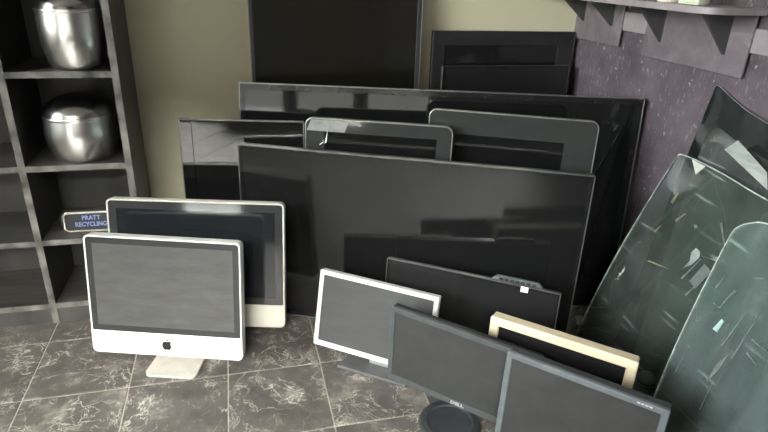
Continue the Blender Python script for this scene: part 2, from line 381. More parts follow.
# ------------------------------------------------------------ room shell
bm = NB(); box(bm, XL, XR, YF, YB, -0.12, -0.0025)
floor = structure('floor', bm, M['grout'])
T = 0.2912; GX, GY = -0.663, 1.5355
bm = NB(); box(bm, -T/2+0.002, T/2-0.002, -T/2+0.002, T/2-0.002, -0.010, 0.0)
es = [e for e in bm.edges if all(v.co.z > -0.001 for v in e.verts)]
bmesh.ops.bevel(bm, geom=es, offset=0.0012, segments=1, affect='EDGES')
tile0 = obj('tile', bm, M['tile'], floor)
first = True
ix0 = math.floor((XL-GX)/T); ix1 = math.ceil((XR-GX)/T); iy0 = math.floor((YF-GY)/T); iy1 = math.ceil((YB-GY)/T)
cut = {}
for ix in range(ix0, ix1):
    for iy in range(iy0, iy1):
        x0, x1 = GX+ix*T, GX+(ix+1)*T; y0, y1 = GY+iy*T, GY+(iy+1)*T
        cx0, cx1, cy0, cy1 = max(x0, XL), min(x1, XR), max(y0, YF), min(y1, YB)
        if cx1-cx0 < 0.015 or cy1-cy0 < 0.015: continue
        if first: o = tile0; first = False
        else: o = tile0.copy(); COL.objects.link(o); o.parent = floor
        o.location = ((cx0+cx1)/2, (cy0+cy1)/2, 0)
        o.scale = ((cx1-cx0)/T, (cy1-cy0)/T, 1)

bm = NB(); box(bm, XL-0.12, XR+0.12, YB, YB+0.12, -0.12, ZC); structure('wall_back', bm, M['olive'])
bm = NB(); box(bm, XR, XR+0.12, YF-0.12, YB, -0.12, ZC); structure('wall_right', bm, M['purple'])
bm = NB(); box(bm, XL-0.12, XR+0.12, YF-0.12, YB+0.12, ZC, ZC+0.12); structure('ceiling', bm, M['ceiling'])
def wall_with_holes(name, axis, pos0, pos1, a0, a1, holes):
    """solid wall made of full-height piers, sills and heads around the holes"""
    bm = NB()
    def bx(u0, u1, z0, z1):
        if u1-u0 < 1e-4 or z1-z0 < 1e-4: return
        if axis == 'x': box(bm, pos0, pos1, u0, u1, z0, z1)
        else: box(bm, u0, u1, pos0, pos1, z0, z1)
    u = a0
    for h0, h1, z0, z1 in holes:
        bx(u, h0, -0.12, ZC); bx(h0, h1, -0.12, z0); bx(h0, h1, z1, ZC); u = h1
    bx(u, a1, -0.12, ZC)
    return structure(name, bm, M['roomwall'])
wall_with_holes('wall_left', 'x', XL-0.12, XL, YF-0.12, YB, WIN_L)
wall_with_holes('wall_front', 'y', YF-0.12, YF, XL, XR, WIN_B)
def window(k, axis, pos, h0, h1, *WZ):
    mk = Matrix.Identity(4) if axis == 'y' else Matrix(((0,-1,0,0),(1,0,0,0),(0,0,1,0),(0,0,0,1)))
    xf = Matrix.Translation((0, pos, 0)) if axis == 'y' else Matrix.Translation((pos, 0, 0)) @ mk
    bm = NB(); ring(bm, rrect(h0, h1, *WZ, 0.002, 1), rrect(h0+0.05, h1-0.05, WZ[0]+0.05, WZ[1]-0.05, 0.002, 1), -0.03, 0.03)
    bmesh.ops.transform(bm, matrix=xf, verts=bm.verts)
    w = structure('window_%d' % k, bm, M['winframe'])
    bm = NB(); box(bm, h0+0.045, h1-0.045, -0.003, 0.003, WZ[0]+0.045, WZ[1]-0.045)
    obj('pane', bm, M['pane'], w, xf=xf)
k = 1
for w_ in WIN_L: window(k, 'x', XL-0.06, *w_); k += 1
for w_ in WIN_B: window(k, 'y', YF-0.06, *w_); k += 1
bm = NB(); box(bm, -30, 30, -30, 30, -0.30, -0.13)
g = structure('ground', bm, M['pavement'])
bm = NB(); box(bm, -14, 9, -13.5, -13, -0.13, 7); structure('added_facade', bm, M['added_facade'])  # unseen building, added to dim what the screens reflect

# ------------------------------------------------------------ cubby shelf unit on the left
SX = [-0.99, -0.6655, -0.352]            # post centres
SY0, SY1 = 1.942, 2.235
PT = 0.019
shelf = thing('cubby_shelf', 'tall black cubby shelf unit with worn edges against the olive wall', 'shelf', (-0.67, SY1, 0))
ox, oy = 0.67, -SY1
def sh(name, b, mat, parent=shelf):
    bm = NB(); box(bm, b[0]+ox, b[1]+ox, b[2]+oy, b[3]+oy, b[4], b[5]); 
    if min(b[1]-b[0], b[3]-b[2], b[5]-b[4]) > 0.006: bevel(bm, 0.0012, 1)
    return obj(name, bm, mat, parent)
ZT = 1.47
ZB = [0.078, 0.3205, 0.5800, 0.8735, 1.165, ZT]   # top faces of boards
for i, x in enumerate(SX):
    p = sh('upright', (x-PT/2, x+PT/2, SY0+0.006, SY1, 0, ZT-0.0185), M['blacklacquer'])
    sh('worn_edge', (x-PT/2-0.0008, x+PT/2+0.0008, SY0, SY0+0.0058, 0, ZT-0.0185), M['wornedge'], p)
for z in ZB:
    spans = [(SX[0]+PT/2, SX[1]-PT/2), (SX[1]+PT/2, SX[2]-PT/2)] if z != ZT else [(SX[0]-PT/2, SX[2]+PT/2)]
    for a, b in spans:
        p = sh('shelf_board', (a+0.0002, b-0.0002, SY0+0.007, SY1-0.006, z-0.018, z), M['wornboard'])
        sh('worn_edge', (a+0.0009, b-0.0009, SY0+0.001, SY0+0.0068, z-0.0185, z+0.0003), M['wornedge'], p)
for a, b in [(SX[0]+PT/2, SX[1]-PT/2), (SX[1]+PT/2, SX[2]-PT/2)]:
    sh('back_panel', (a, b, SY1-0.0055, SY1, 0.06, ZT-0.019), M['blacklacquer'])
    sh('plinth', (a+0.0002, b-0.0002, SY0+0.004, SY0+0.02, 0, 0.0592), M['blacklacquer'])

# ------------------------------------------------------------ steel pots
def pot(name, label, loc, body, lid, band):
    t = thing(name, label, 'pot', loc, 0, 'steel pots in the shelf')
    bm = NB(); lathe(bm, [(0, 0)]+body); obj('body', bm, M['chrome'], t, smooth=True)
    bm = NB(); lathe(bm, lid); obj('lid', bm, M['chromedark'], t, smooth=True)
    r, z = band
    bm = NB(); lathe(bm, [(r-0.003, z-0.006), (r+0.0025, z-0.005), (r+0.004, z), (r+0.0025, z+0.005), (r-0.004, z+0.006)]); obj('rim_band', bm, M['chrome'], t, smooth=True)
    return t
def smoothprof(pts, n=5):
    out = []
    for i in range(len(pts)-1):
        p0 = pts[max(i-1, 0)]; p1 = pts[i]; p2 = pts[i+1]; p3 = pts[min(i+2, len(pts)-1)]
        for k in range(n):
            t = k/n
            out.append(tuple(max(0, 0.5*((2*p1[a])+(-p0[a]+p2[a])*t+(2*p0[a]-5*p1[a]+4*p2[a]-p3[a])*t*t+(-p0[a]+3*p1[a]-3*p2[a]+p3[a])*t**3)) for a in (0, 1)))
    out.append(pts[-1]); return out
pot('steel_pot', 'wide rounded steel pot with domed lid on the middle shelf', (-0.497, 2.040, 0.5803),
    smoothprof([(0.086, 0), (0.098, 0.02), (0.108, 0.055), (0.112, 0.09), (0.108, 0.142)]),
    smoothprof([(0.107, 0.144), (0.098, 0.168), (0.072, 0.192), (0.035, 0.206), (0.0, 0.210)]), (0.107, 0.143))
pot('steel_pot', 'taller narrow steel pot with lid on the top visible shelf', (-0.468, 2.022, 0.8738),
    smoothprof([(0.068, 0), (0.079, 0.02), (0.091, 0.07), (0.095, 0.12), (0.092, 0.172)]),
    smoothprof([(0.091, 0.174), (0.084, 0.198), (0.060, 0.222), (0.028, 0.234), (0.0, 0.236)]), (0.092, 0.173))

# ------------------------------------------------------------ framed sign
sg = thing('sign', 'small black sign with blue lettering in a rounded chrome frame, on the shelf', 'sign', (-0.494, 1.990, 0.3232), R(-2))
TL8 = Matrix.Rotation(R(-8), 4, 'X')
sw, shh = 0.205, 0.074
bm = NB(); ring(bm, rrect(-sw/2, sw/2, 0, shh, 0.014), rrect(-sw/2+0.008, sw/2-0.008, 0.009, shh-0.010, 0.008), -0.004, 0.012, 0.002); obj('frame', bm, M['chromeframe'], sg, TL8, True)
bm = NB(); prism(bm, rrect(-sw/2+0.0078, sw/2-0.0078, 0.0088, shh-0.0098, 0.008), 0.002, 0.011); obj('face', bm, M['signface'], sg, TL8)
bm = NB(); prism(bm, rrect(-sw/2-0.012, sw/2-0.004, 0.006, shh-0.010, 0.012), 0.0125, 0.030, 0.002); obj('back_box', bm, M['blackplastic'], sg, TL8, True)
text_part('lettering', 'PRATT', 0.0215, M['signblue'], sg, TL8 @ Matrix.Translation((-0.014, 0.0012, 0.0485)), bold=0.0005, sx=0.92)
text_part('lettering', 'RECYCLING', 0.0215, M['signblue'], sg, TL8 @ Matrix.Translation((-0.016, 0.0012, 0.0260)), bold=0.0005, sx=0.88)

# ------------------------------------------------------------ flat displays
def tiltm(tilt, z=0.0): return Matrix.Translation((0, 0, z)) @ Matrix.Rotation(-tilt, 4, 'X')
def panel(name, label, cat, x, y, yaw, tilt, W, H, bez, mats, t=0.032, r=0.004, trim=0.0, z=0.0, group=None, trim_mat='silver', depth=0.003, backbump=None, ch=0.0012):
    """flat screen: bez = (left, right, bottom, top); mats = (bezel, screen, housing)"""
    T_ = thing(name, label, cat, (x, y, 0), yaw, group)
    X = tiltm(tilt, z)
    w = W/2
    ro = r; ri = max(0.0015, r-min(bez))
    if trim:
        bm = NB(); ring(bm, rrect(-w, w, 0, H, ro), rrect(-w+trim, w-trim, trim, H-trim, max(ro-trim, 0.001)), 0.0, 0.012, 0.0006)
        obj('edge_trim', bm, M[trim_mat], T_, X, True)
    e = trim+0.0001
    bm = NB(); ring(bm, rrect(-w+e, w-e, e, H-e, max(ro-e, 0.001)), rrect(-w+bez[0], w-bez[1], bez[2], H-bez[3], ri), 0.0006 if trim else 0.0, 0.0115, ch)
    obj('bezel', bm, M[mats[0]], T_, X, True)
    bm = NB(); prism(bm, rrect(-w+bez[0]-0.0003, w-bez[1]+0.0003, bez[2]-0.0003, H-bez[3]+0.0003, ri), depth, 0.0113)
    obj('screen', bm, M[mats[1]], T_, X)
    bm = NB(); prism(bm, rrect(-w+0.0012, w-0.0012, 0.0012, H-0.0012, max(ro-0.001, 0.001)), 0.0122, t, 0.003)
    obj('housing', bm, M[mats[2]], T_, X, True)
    if backbump:
        bx0, bx1, bz0, bz1, d = backbump
        bm = NB(); prism(bm, rrect(bx0, bx1, bz0, bz1, 0.015), t+0.0003, t+d, 0.006); obj('rear_bulge', bm, M[mats[2]], T_, X, True)
    T_['_h'] = H
    del T_['_h']
    return T_, X

TG = 'dead screens leaned in the corner'
# the ones at the back, stood on end against the olive wall
panel('television', 'big dusty black television stood on end against the olive wall', 'television', 0.384, 2.160, 0.0, 0.020, 0.640, 1.19,
      (0.014, 0.020, 0.02, 0.02), ('charcoal', 'tvdull', 'blackplastic'), t=0.036, trim=0.003, trim_mat='dimtrim')
C_, CX_ = panel('television', 'matte black television with broad frame, stood on end in the wall corner', 'television', 1.070, 2.188, 0.0, 0.022, 0.618, 0.975,
      (0.050, 0.075, 0.06, 0.055), ('softblack', 'tvmatte', 'blackplastic'), t=0.030, trim=0.0025, trim_mat='darktrim')
panel('television', 'thin black television standing before the broad framed one in the corner', 'television', 1.067, 2.118, -0.008, 0.050, 0.552, 0.849,
      (0.010, 0.010, 0.02, 0.010), ('blackgloss', 'mondark', 'blackplastic'), t=0.026, trim=0.0022, trim_mat='darktrim')
# large leaning row
panel('television', 'largest flat television, a wide glossy black one behind the two rounded displays', 'television', 0.677, 1.841, -0.283, 0.090, 1.422, 0.809,
      (0.018, 0.030, 0.05, 0.024), ('blackgloss', 'tvgloss', 'blackplastic'), t=0.026, trim=0.004, trim_mat='dimtrim')
panel('television', 'narrow upright black television left of the others, mirror-like glass', 'television', 0.008, 1.953, -0.213, 0.038, 0.425, 0.702,
      (0.044, 0.010, 0.03, 0.008), ('tvclear', 'tvclear', 'blackplastic'), t=0.024, trim=0.003, trim_mat='dimtrim')
def glass_display(label, x, y, yaw, tilt, W, H, bz, rr):
    T_ = thing('display', label, 'display', (x, y, 0), yaw, 'rounded glass-fronted displays')
    X = tiltm(tilt); w = W/2
    bm = NB(); ring(bm, rrect(-w, w, 0, H, rr, 8), rrect(-w+0.0032, w-0.0032, 0.0032, H-0.0032, rr-0.003, 8), -0.001, 0.012, 0.0008); obj('metal_rim', bm, M['silver'], T_, X, True)
    bm = NB(); ring(bm, rrect(-w+0.0034, w-0.0034, 0.0034, H-0.0034, rr-0.0033, 8), rrect(-w+bz[0], w-bz[1], bz[2], H-bz[3], 0.002, 8), 0.0008, 0.0085); obj('glass_border', bm, M['glassborder'], T_, X)
    bm = NB(); prism(bm, rrect(-w+bz[0]-0.0004, w-bz[1]+0.0004, bz[2]-0.0004, H-bz[3]+0.0004, 0.002, 8), 0.0010, 0.0084); obj('screen', bm, M['tvgloss'], T_, X)
    bm = NB(); prism(bm, rrect(-w+0.0005, w-0.0005, 0.0005, H-0.0005, rr, 8), 0.0122, 0.030, 0.004); obj('housing', bm, M['charcoal'], T_, X, True)
    return T_, X
F_, FX = glass_display('rounded black glass display with a pale reflection painted on one corner behind the big front television', 0.436, 1.775, -0.389, 0.060, 0.497, 0.726, (0.066, 0.052, 0.1, 0.046), 0.028)
bm = NB(); prism(bm, [(-0.243, 0.682), (-0.112, 0.682), (-0.098, 0.720), (-0.228, 0.720)], 0.0001, 0.0006); obj('painted_corner_reflection', bm, M['cornerreflection'], F_, FX)['label'] = 'pale painted reflection'  # reflection in the glass corner, put on as a pale patch
bm = NB()
for a, b, c in (((-0.180, 0.640), (-0.174, 0.645), (-0.170, 0.690)), ((-0.200, 0.632), (-0.196, 0.638), (-0.174, 0.652)), ((-0.19, 0.645), (-0.186, 0.650), (-0.176, 0.660))):
    prism(bm, [a, b, c], 0.0001, 0.0005)
obj('chipped_mark', bm, M['sticker'], F_, FX)
glass_display('rounded black glass display with a bright top rim, right of the pale-cornered one', 0.851, 1.647, -0.454, 0.061, 0.546, 0.769, (0.090, 0.100, 0.1, 0.078), 0.026)
panel('television', 'wide black television across the middle, nearest of the leaning televisions', 'television', 0.513, 1.666, -0.432, 0.025, 1.154, 0.636,
      (0.014, 0.014, 0.020, 0.012), ('blackgloss', 'tvmatte', 'blackplastic'), t=0.034, trim=0.0035, trim_mat='dimtrim', r=0.006)

# thin monitor with buttons on its top edge
I_, IX = panel('monitor', 'thin black monitor with raised button strip and white tag on its top edge', 'monitor', 0.648, 1.419, -0.618, 0.104, 0.550, 0.330,
      (0.010, 0.010, 0.016, 0.010), ('blackgloss', 'mondark', 'blackplastic'), t=0.026, trim=0.0028, trim_mat='dimtrim')
bm = NB(); prism(bm, [(0.066, 0.3304), (0.221, 0.3304), (0.206, 0.3435), (0.082, 0.3435)], 0.010, 0.024, 0.001)
strip = obj('button_strip', bm, M['greybezel'], I_, IX)
for kk in range(7):
    xx = 0.096 + kk*0.0165
    bm = NB(); box(bm, xx-0.0055, xx+0.0055, 0.0065, 0.0098, 0.3330, 0.3400); obj('button', bm, M['blackplastic'], strip, IX)
bm = NB(); box(bm, 0.158, 0.180, -0.0016, -0.0002, 0.312, 0.3302); obj('white_tag', bm, M['sticker'], I_, IX)['label'] = 'small white paper tag'

# ------------------------------------------------------------ white all-in-one computers
def apple_logo(parent, X, cx, cz, s, y):
    """fruit emblem with a bite and a leaf"""
    def out(p): return (cx+p[0]*s, cz+p[1]*s)
    body = [(0, .36), (.10, .40), (.22, .43), (.34, .40), (.43, .32), (.36, .24), (.32, .13), (.32, .02), (.37, -.09), (.46, -.16), (.42, -.28), (.34, -.40), (.25, -.49), (.16, -.50), (.06, -.46), (0, -.45), (-.06, -.46), (-.16, -.50), (-.25, -.49), (-.35, -.38), (-.43, -.22), (-.47, -.04), (-.46, .14), (-.40, .30), (-.30, .39), (-.18, .42), (-.08, .39)]
    leaf = [(0.0, .46), (.02, .56), (.09, .65), (.20, .70), (.19, .60), (.12, .50)]
    bm = NB()
    prism(bm, [out(p) for p in body], y-0.0008, y); prism(bm, [out(p) for p in leaf], y-0.0008, y)
    bmesh.ops.triangulate(bm, faces=[f for f in bm.faces if len(f.verts) > 4])
    return obj('logo', bm, M['logo'], parent, X)
def all_in_one(label, x, y, z, yaw, tilt, W, H, chin, bz, mats, foot_c, logo=True):
    T_ = thing('desktop_computer', label, 'computer', (x, y, 0), yaw, 'pale all-in-one computers')
    X = tiltm(tilt, z); w = W/2; rr = 0.016; e = 0.0052
    shell, scr, glassm = mats
    # shell: chamfered slab with a raised thin lip round the glass
    bm = NB(); prism(bm, rrect(-w, w, 0, H, rr, 7), 0.0075, 0.034, 0.0015)
    obj('shell', bm, M[shell], T_, X, True)
    bm = NB(); ring(bm, rrect(-w, w, chin, H, (0.001, 0.001, rr, rr), 7), rrect(-w+e, w-e, chin+0.0012, H-e, (0.004, 0.004, rr-e, rr-e), 7), 0.0, 0.0074, 0.001)
    obj('lip', bm, M[shell], T_, X, True)
    bm = NB(); prism(bm, rrect(-w, w, 0, chin-0.0004, (rr, rr, 0.001, 0.001), 7), 0.0, 0.0074, 0.001)
    ch_ = obj('chin', bm, M[shell], T_, X, True)
    bm = NB(); ring(bm, rrect(-w+e+0.0001, w-e-0.0001, chin+0.0013, H-e-0.0001, (0.004, 0.004, rr-e, rr-e), 7), rrect(-w+bz, w-bz, chin+bz*0.85, H-bz, 0.001, 7), 0.0012, 0.0073)
    obj('glass_border', bm, M[glassm], T_, X)
    bm = NB(); prism(bm, rrect(-w+bz-0.0003, w-bz+0.0003, chin+bz*0.85-0.0003, H-bz+0.0003, 0.001, 7), 0.0013, 0.0072)
    obj('screen', bm, M[scr], T_, X)
    if logo: apple_logo(ch_, X, 0.0, chin*0.50, chin*0.42, -0.0001)
    bm = NB(); prism(bm, rrect(-w*0.86, w*0.86, 0.03, H-0.05, 0.05, 7), 0.0345, 0.052, 0.008); obj('rear_bulge', bm, M['charcoal'], T_, X, True)
    # one bent metal plate: foot on the floor, then the neck rising behind the panel
    fw, y0, y1 = foot_c
    bm = NB()
    prof = [(y0, 0.0, 0.0), (y1-0.02, 0.0, 0.0)]
    th = 0.007
    path = [(y0, 0.0), (y0+0.005, 0.0), (y0+0.016, 0.0), (y1-0.03, 0.0), (y1-0.010, 0.006), (y1, 0.026), (y1-0.01, 0.09), (y1-0.034, 0.21)]
    secs = []
    for i, (py, pz) in enumerate(path):
        ww = fw/2*(0.82, 0.93, 1.0, 0.97, 0.93, 0.9, 0.9, 0.9)[i]
        a = path[max(i-1, 0)]; b = path[min(i+1, len(path)-1)]
        d = Vector((b[0]-a[0], b[1]-a[1])).normalized(); nrm = Vector((-d.y, d.x))
        secs.append([bm.verts.new(v) for v in ((-ww, py, pz), (ww, py, pz), (ww, py+nrm.x*th, pz+nrm.y*th), (-ww, py+nrm.x*th, pz+nrm.y*th))])
    for a, b in zip(secs, secs[1:]):
        for i in range(4): bm.faces.new((a[i], a[(i+1) % 4], b[(i+1) % 4], b[i]))
    bm.faces.new(secs[0]); bm.faces.new(list(reversed(secs[-1])))
    obj('stand', bm, M['footmetal'], T_, None, True)
    return T_
all_in_one('smaller white all-in-one computer in front, dusty screen and dark fruit logo', -0.255, 1.565, 0.075, -0.306, 0.152, 0.468, 0.377, 0.073, 0.024,
           ('imacshell', 'imacscreen', 'imacglass'), (0.160, -0.010, 0.130))
all_in_one('larger pale all-in-one computer with dark screen behind the smaller white one', -0.163, 1.708, 0.080, -0.248, 0.170, 0.562, 0.423, 0.078, 0.030,
           ('imacshell2', 'imacdark', 'imacglass'), (0.20, -0.030, 0.150))

# ------------------------------------------------------------ small monitors at the front
J_, JX = panel('monitor', 'small white framed monitor on a flat grey stand', 'monitor', 0.358, 1.470, -0.640, 0.221, 0.402, 0.258,
      (0.0145, 0.0145, 0.017, 0.0145), ('whiteplastic', 'monpale', 'whiteplastic'), t=0.030, z=0.040, r=0.003, depth=0.004)
bm = NB(); prism(bm, [(-0.094, -0.036), (0.142, -0.036), (0.128, 0.115), (-0.080, 0.115)], 0, 0.012, 0.003); obj('base', bm, M['standgrey'], J_, Matrix.Translation((0, 0, 0.012)) @ Matrix.Rotation(PI/2, 4, 'X') @ Matrix.Diagonal((1, 1, 1, 1)) if False else Matrix(((1,0,0,0),(0,0,1,0),(0,-1,0,0.012),(0,0,0,1))))
bm = NB(); box(bm, -0.005, 0.060, 0.016, 0.040, 0.0125, 0.062); bevel(bm, 0.004, 2); obj('hinge_block', bm, M['logosilver'], J_, None, True)
bm = NB(); box(bm, -0.03, 0.075, 0.056, 0.076, 0.0125, 0.17); bevel(bm, 0.004, 2); obj('neck', bm, M['standgrey'], J_, None, True)

K_, KX = panel('monitor', 'black monitor with a round base and a maker logo on its lower edge', 'monitor', 0.543, 1.194, -0.795, 0.012, 0.442, 0.251,
      (0.016, 0.016, 0.019, 0.016), ('kbezel', 'mongrey', 'blackplastic'), t=0.030, z=0.058, r=0.010, backbump=(-0.13, 0.13, 0.05, 0.21, 0.022))
text_part('logo', 'DELL', 0.0135, M['logosilver'], K_, KX @ Matrix.Translation((0.010, -0.0006, 0.0098)), bold=0.0006, sx=1.35)
bm = NB(); lathe(bm, [(0, 0), (0.088, 0), (0.090, 0.004), (0.087, 0.009), (0.081, 0.0125), (0.066, 0.013), (0.062, 0.0095), (0.0, 0.0095)], 48, 0.0, -0.014)
obj('round_base', bm, M['charcoal'], K_, None, True)
bm = NB(); box(bm, -0.035, 0.035, 0.0535, 0.066, 0.0098, 0.20); bevel(bm, 0.005, 2); obj('neck', bm, M['charcoal'], K_, None, True)

panel('monitor', 'cream framed monitor with dark screen, half hidden behind the grey one', 'monitor', 0.772, 1.089, -0.769, 0.076, 0.388, 0.316,
      (0.026, 0.026, 0.03, 0.026), ('cream', 'mondark', 'cream'), t=0.040, r=0.007, depth=0.007, ch=0.003)

M_, MX = panel('monitor', 'dark grey framed monitor at the bottom right, nearest the camera', 'monitor', 0.731, 0.916, -0.812, 0.037, 0.374, 0.285,
      (0.016, 0.016, 0.020, 0.016), ('greybezel', 'mongrey', 'charcoal'), t=0.036, z=0.050, r=0.006, ch=0.002)
bm = NB(); lathe(bm, [(0, 0), (0.088, 0), (0.090, 0.004), (0.086, 0.010), (0.02, 0.014), (0, 0.014)], 40, 0.0, 0.004); obj('round_base', bm, M['charcoal'], M_, None, True)
bm = NB(); box(bm, -0.04, 0.04, 0.0425, 0.060, 0.0105, 0.16); bevel(bm, 0.004, 2); obj('neck', bm, M['charcoal'], M_, None, True)
bm = NB()
for kk in range(4): box(bm, 0.120+kk*0.0085, 0.1265+kk*0.0085, -0.0007, -0.0001, 0.2765, 0.2805)
obj('bezel_mark', bm, M['logosilver'], M_, MX)

# ------------------------------------------------------------ car windscreens against the purple wall
def spline(pts, n):
    """resample a polyline of 3D points by a Catmull-Rom curve"""
    P = [Vector(p) for p in pts]; out = []
    seg = len(P)-1
    for i in range(n+1):
        u = i/n*seg; k = min(int(u), seg-1); t = u-k
        p0, p1, p2, p3 = P[max(k-1, 0)], P[k], P[k+1], P[min(k+2, seg)]
        out.append(0.5*((2*p1)+(-p0+p2)*t+(2*p0-5*p1+4*p2-p3)*t*t+(-p0+3*p1-3*p2+p3)*t**3))
    return out
def windscreen(label, bot, top, mat, bow=0.02, n=44, nv=16, thick=0.005, frit=None):
    T_ = thing('windscreen', label, 'windscreen', bot[len(bot)//2], 0, 'car windscreens leaned on the purple wall')
    o0 = Vector(bot[len(bot)//2])
    B = spline(bot, n); Tt = spline(top, n)
    def S_(fi, t):
        i = min(int(fi), n-1); f = fi-i
        b = B[i].lerp(B[i+1], f); p = Tt[i].lerp(Tt[i+1], f)
        q = b.lerp(p, t); q.x -= bow*math.sin(PI*t)
        return q-o0
    nr = Vector((0.94, 0, -0.30)).normalized()       # away from the room
    front = [[S_(i, j/nv) for j in range(nv+1)] for i in range(n+1)]
    bm = NB()
    vf = [[bm.verts.new(p) for p in row] for row in front]
    vb = [[bm.verts.new(p+nr*thick) for p in row] for row in front]
    for i in range(n):
        for j in range(nv):
            bm.faces.new((vf[i][j], vf[i+1][j], vf[i+1][j+1], vf[i][j+1]))
            bm.faces.new((vb[i][j], vb[i][j+1], vb[i+1][j+1], vb[i+1][j]))
    obj('glass', bm, M[mat], T_, smooth=True)
    loop = [(i, 0) for i in range(n)]+[(n, j) for j in range(nv)]+[(i, nv) for i in range(n, 0, -1)]+[(0, j) for j in range(nv, 0, -1)]
    # ground edge: a four-sided bead that follows the outline and wraps both faces
    bm = NB(); rows = []
    L = len(loop)
    for k_ in range(L):
        c = front[loop[k_][0]][loop[k_][1]]; tg = (front[loop[(k_+1) % L][0]][loop[(k_+1) % L][1]]-front[loop[k_-1][0]][loop[k_-1][1]]).normalized()
        inw = nr.cross(tg).normalized()
        mid = Vector((0, 0, 0))
        for i_, j_ in loop[::7]: mid += front[i_][j_]
        mid /= len(loop[::7])
        if inw.dot(mid-c) < 0: inw = -inw
        rows.append([bm.verts.new(c+inw*a_+nr*b_) for a_, b_ in ((0.0022, -0.0006), (-0.0006, -0.0006), (-0.0006, thick+0.0006), (0.0022, thick+0.0006))])
    for k_ in range(L):
        a, b = rows[k_], rows[(k_+1) % L]
        for q in range(4): bm.faces.new((a[q], a[(q+1) % 4], b[(q+1) % 4], b[q]))
    e = obj('glass_edge', bm, M['glassedge'], T_); e['label'] = 'pale ground edge'
    if frit:
        ws, wt, rr = frit                                # widths in curve steps / fractions
        outer, inner = [], []
        for t in [k/10 for k in range(0, 9)]: outer.append((0, t)); inner.append((ws, t))
        for k in range(0, 9):
            a_ = k/8*PI/2
            inner.append((ws+rr*(1-math.cos(a_)), 1-wt-0.10*(1-math.sin(a_))))
            outer.append((max(0, (k/8-0.5)*2)*(ws+rr)*0.6, 1.0 if k >= 4 else 0.8+0.2*k/4))
        for k in range(1, 20): s = ws+rr+(n-ws-rr)*k/19; outer.append((s, 1)); inner.append((s, 1-wt))
        bm = NB(); prev = None
        for o_, i_ in zip(outer, inner):
            row = [bm.verts.new(S_(o_[0]+(i_[0]-o_[0])*q/3, o_[1]+(i_[1]-o_[1])*q/3)-nr*0.0012) for q in range(4)]
            if prev:
                for q in range(3): bm.faces.new((prev[q], prev[q+1], row[q+1], row[q]))
            prev = row
        obj('black_border', bm, M['frit'], T_)['label'] = 'black printed border'
    return T_, S_, nr

N_, NS, nrm_ = windscreen('green tinted windscreen in the middle, a torn white sticker in its upper corner',
    [(1.100, 1.475, 0.0), (1.094, 1.40, 0), (1.080, 1.25, 0), (1.070, 1.05, 0), (1.072, 0.8, 0), (1.085, 0.5, 0), (1.10, 0.2, 0)],
    [(1.338, 1.462, 0.676), (1.338, 1.446, 0.690), (1.332, 1.360, 0.6935), (1.318, 1.245, 0.692), (1.302, 1.080, 0.682), (1.295, 0.75, 0.665), (1.31, 0.25, 0.60)], 'wsglass')
# sticker: a torn triangle stuck near the far top corner
bm = NB()
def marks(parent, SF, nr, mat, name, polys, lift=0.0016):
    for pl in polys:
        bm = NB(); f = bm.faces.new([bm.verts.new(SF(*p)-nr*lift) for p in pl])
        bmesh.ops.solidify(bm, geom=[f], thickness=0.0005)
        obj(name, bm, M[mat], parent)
tri = [(12.33, 0.996), (16.9, 0.994), (15.33, 0.9505)]
va = [bm.verts.new(NS(*p)-nrm_*0.0020) for p in tri]; bm.faces.new(va)
bmesh.ops.solidify(bm, geom=list(bm.faces), thickness=0.0006)
obj('torn_sticker', bm, M['sticker'], N_)['label'] = 'torn white paper sticker'

marks(N_, NS, nrm_, 'glintpaint', 'painted_glint', [  # reflections in the glass, built as pale slivers
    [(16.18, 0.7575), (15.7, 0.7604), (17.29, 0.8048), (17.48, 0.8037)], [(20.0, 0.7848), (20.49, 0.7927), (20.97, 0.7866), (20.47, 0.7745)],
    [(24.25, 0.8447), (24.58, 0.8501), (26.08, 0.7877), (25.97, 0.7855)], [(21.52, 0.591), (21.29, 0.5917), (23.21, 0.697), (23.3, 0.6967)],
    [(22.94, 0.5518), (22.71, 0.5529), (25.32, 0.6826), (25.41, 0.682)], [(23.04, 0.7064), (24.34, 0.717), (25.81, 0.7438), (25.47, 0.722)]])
marks(N_, NS, nrm_, 'dullpatch', 'painted_reflection', [  # reflected shapes, laid on the glass as flat grey patches
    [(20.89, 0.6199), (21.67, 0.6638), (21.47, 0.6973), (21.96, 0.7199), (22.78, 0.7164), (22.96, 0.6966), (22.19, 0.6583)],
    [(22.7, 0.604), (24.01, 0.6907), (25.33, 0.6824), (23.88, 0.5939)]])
marks(N_, NS, nrm_, 'yellowmark', 'painted_yellow_reflection', [  # yellow reflected streaks, modelled as thin strips on the glass
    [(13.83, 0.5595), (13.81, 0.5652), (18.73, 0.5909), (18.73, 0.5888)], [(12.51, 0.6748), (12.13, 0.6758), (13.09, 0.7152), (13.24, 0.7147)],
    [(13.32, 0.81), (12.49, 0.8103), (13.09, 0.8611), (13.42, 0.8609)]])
bm = NB()
for kk in range(46):
    a, b = random.gauss(0, 0.5), random.gauss(0, 0.5)
    s0, t0 = 8.8+0.55*a+1.1*b*0.4, 0.447+0.034*b
    c = NS(s0, t0)-nrm_*0.0018; q = random.uniform(0.0008, 0.0018)
    ng = [bm.verts.new(c+Vector((0, q*math.cos(2*PI*g/5), q*math.sin(2*PI*g/5)))) for g in range(5)]
    bm.faces.new(ng)
obj('dirt_specks', bm, M['sticker'], N_)['kind'] = 'stuff'

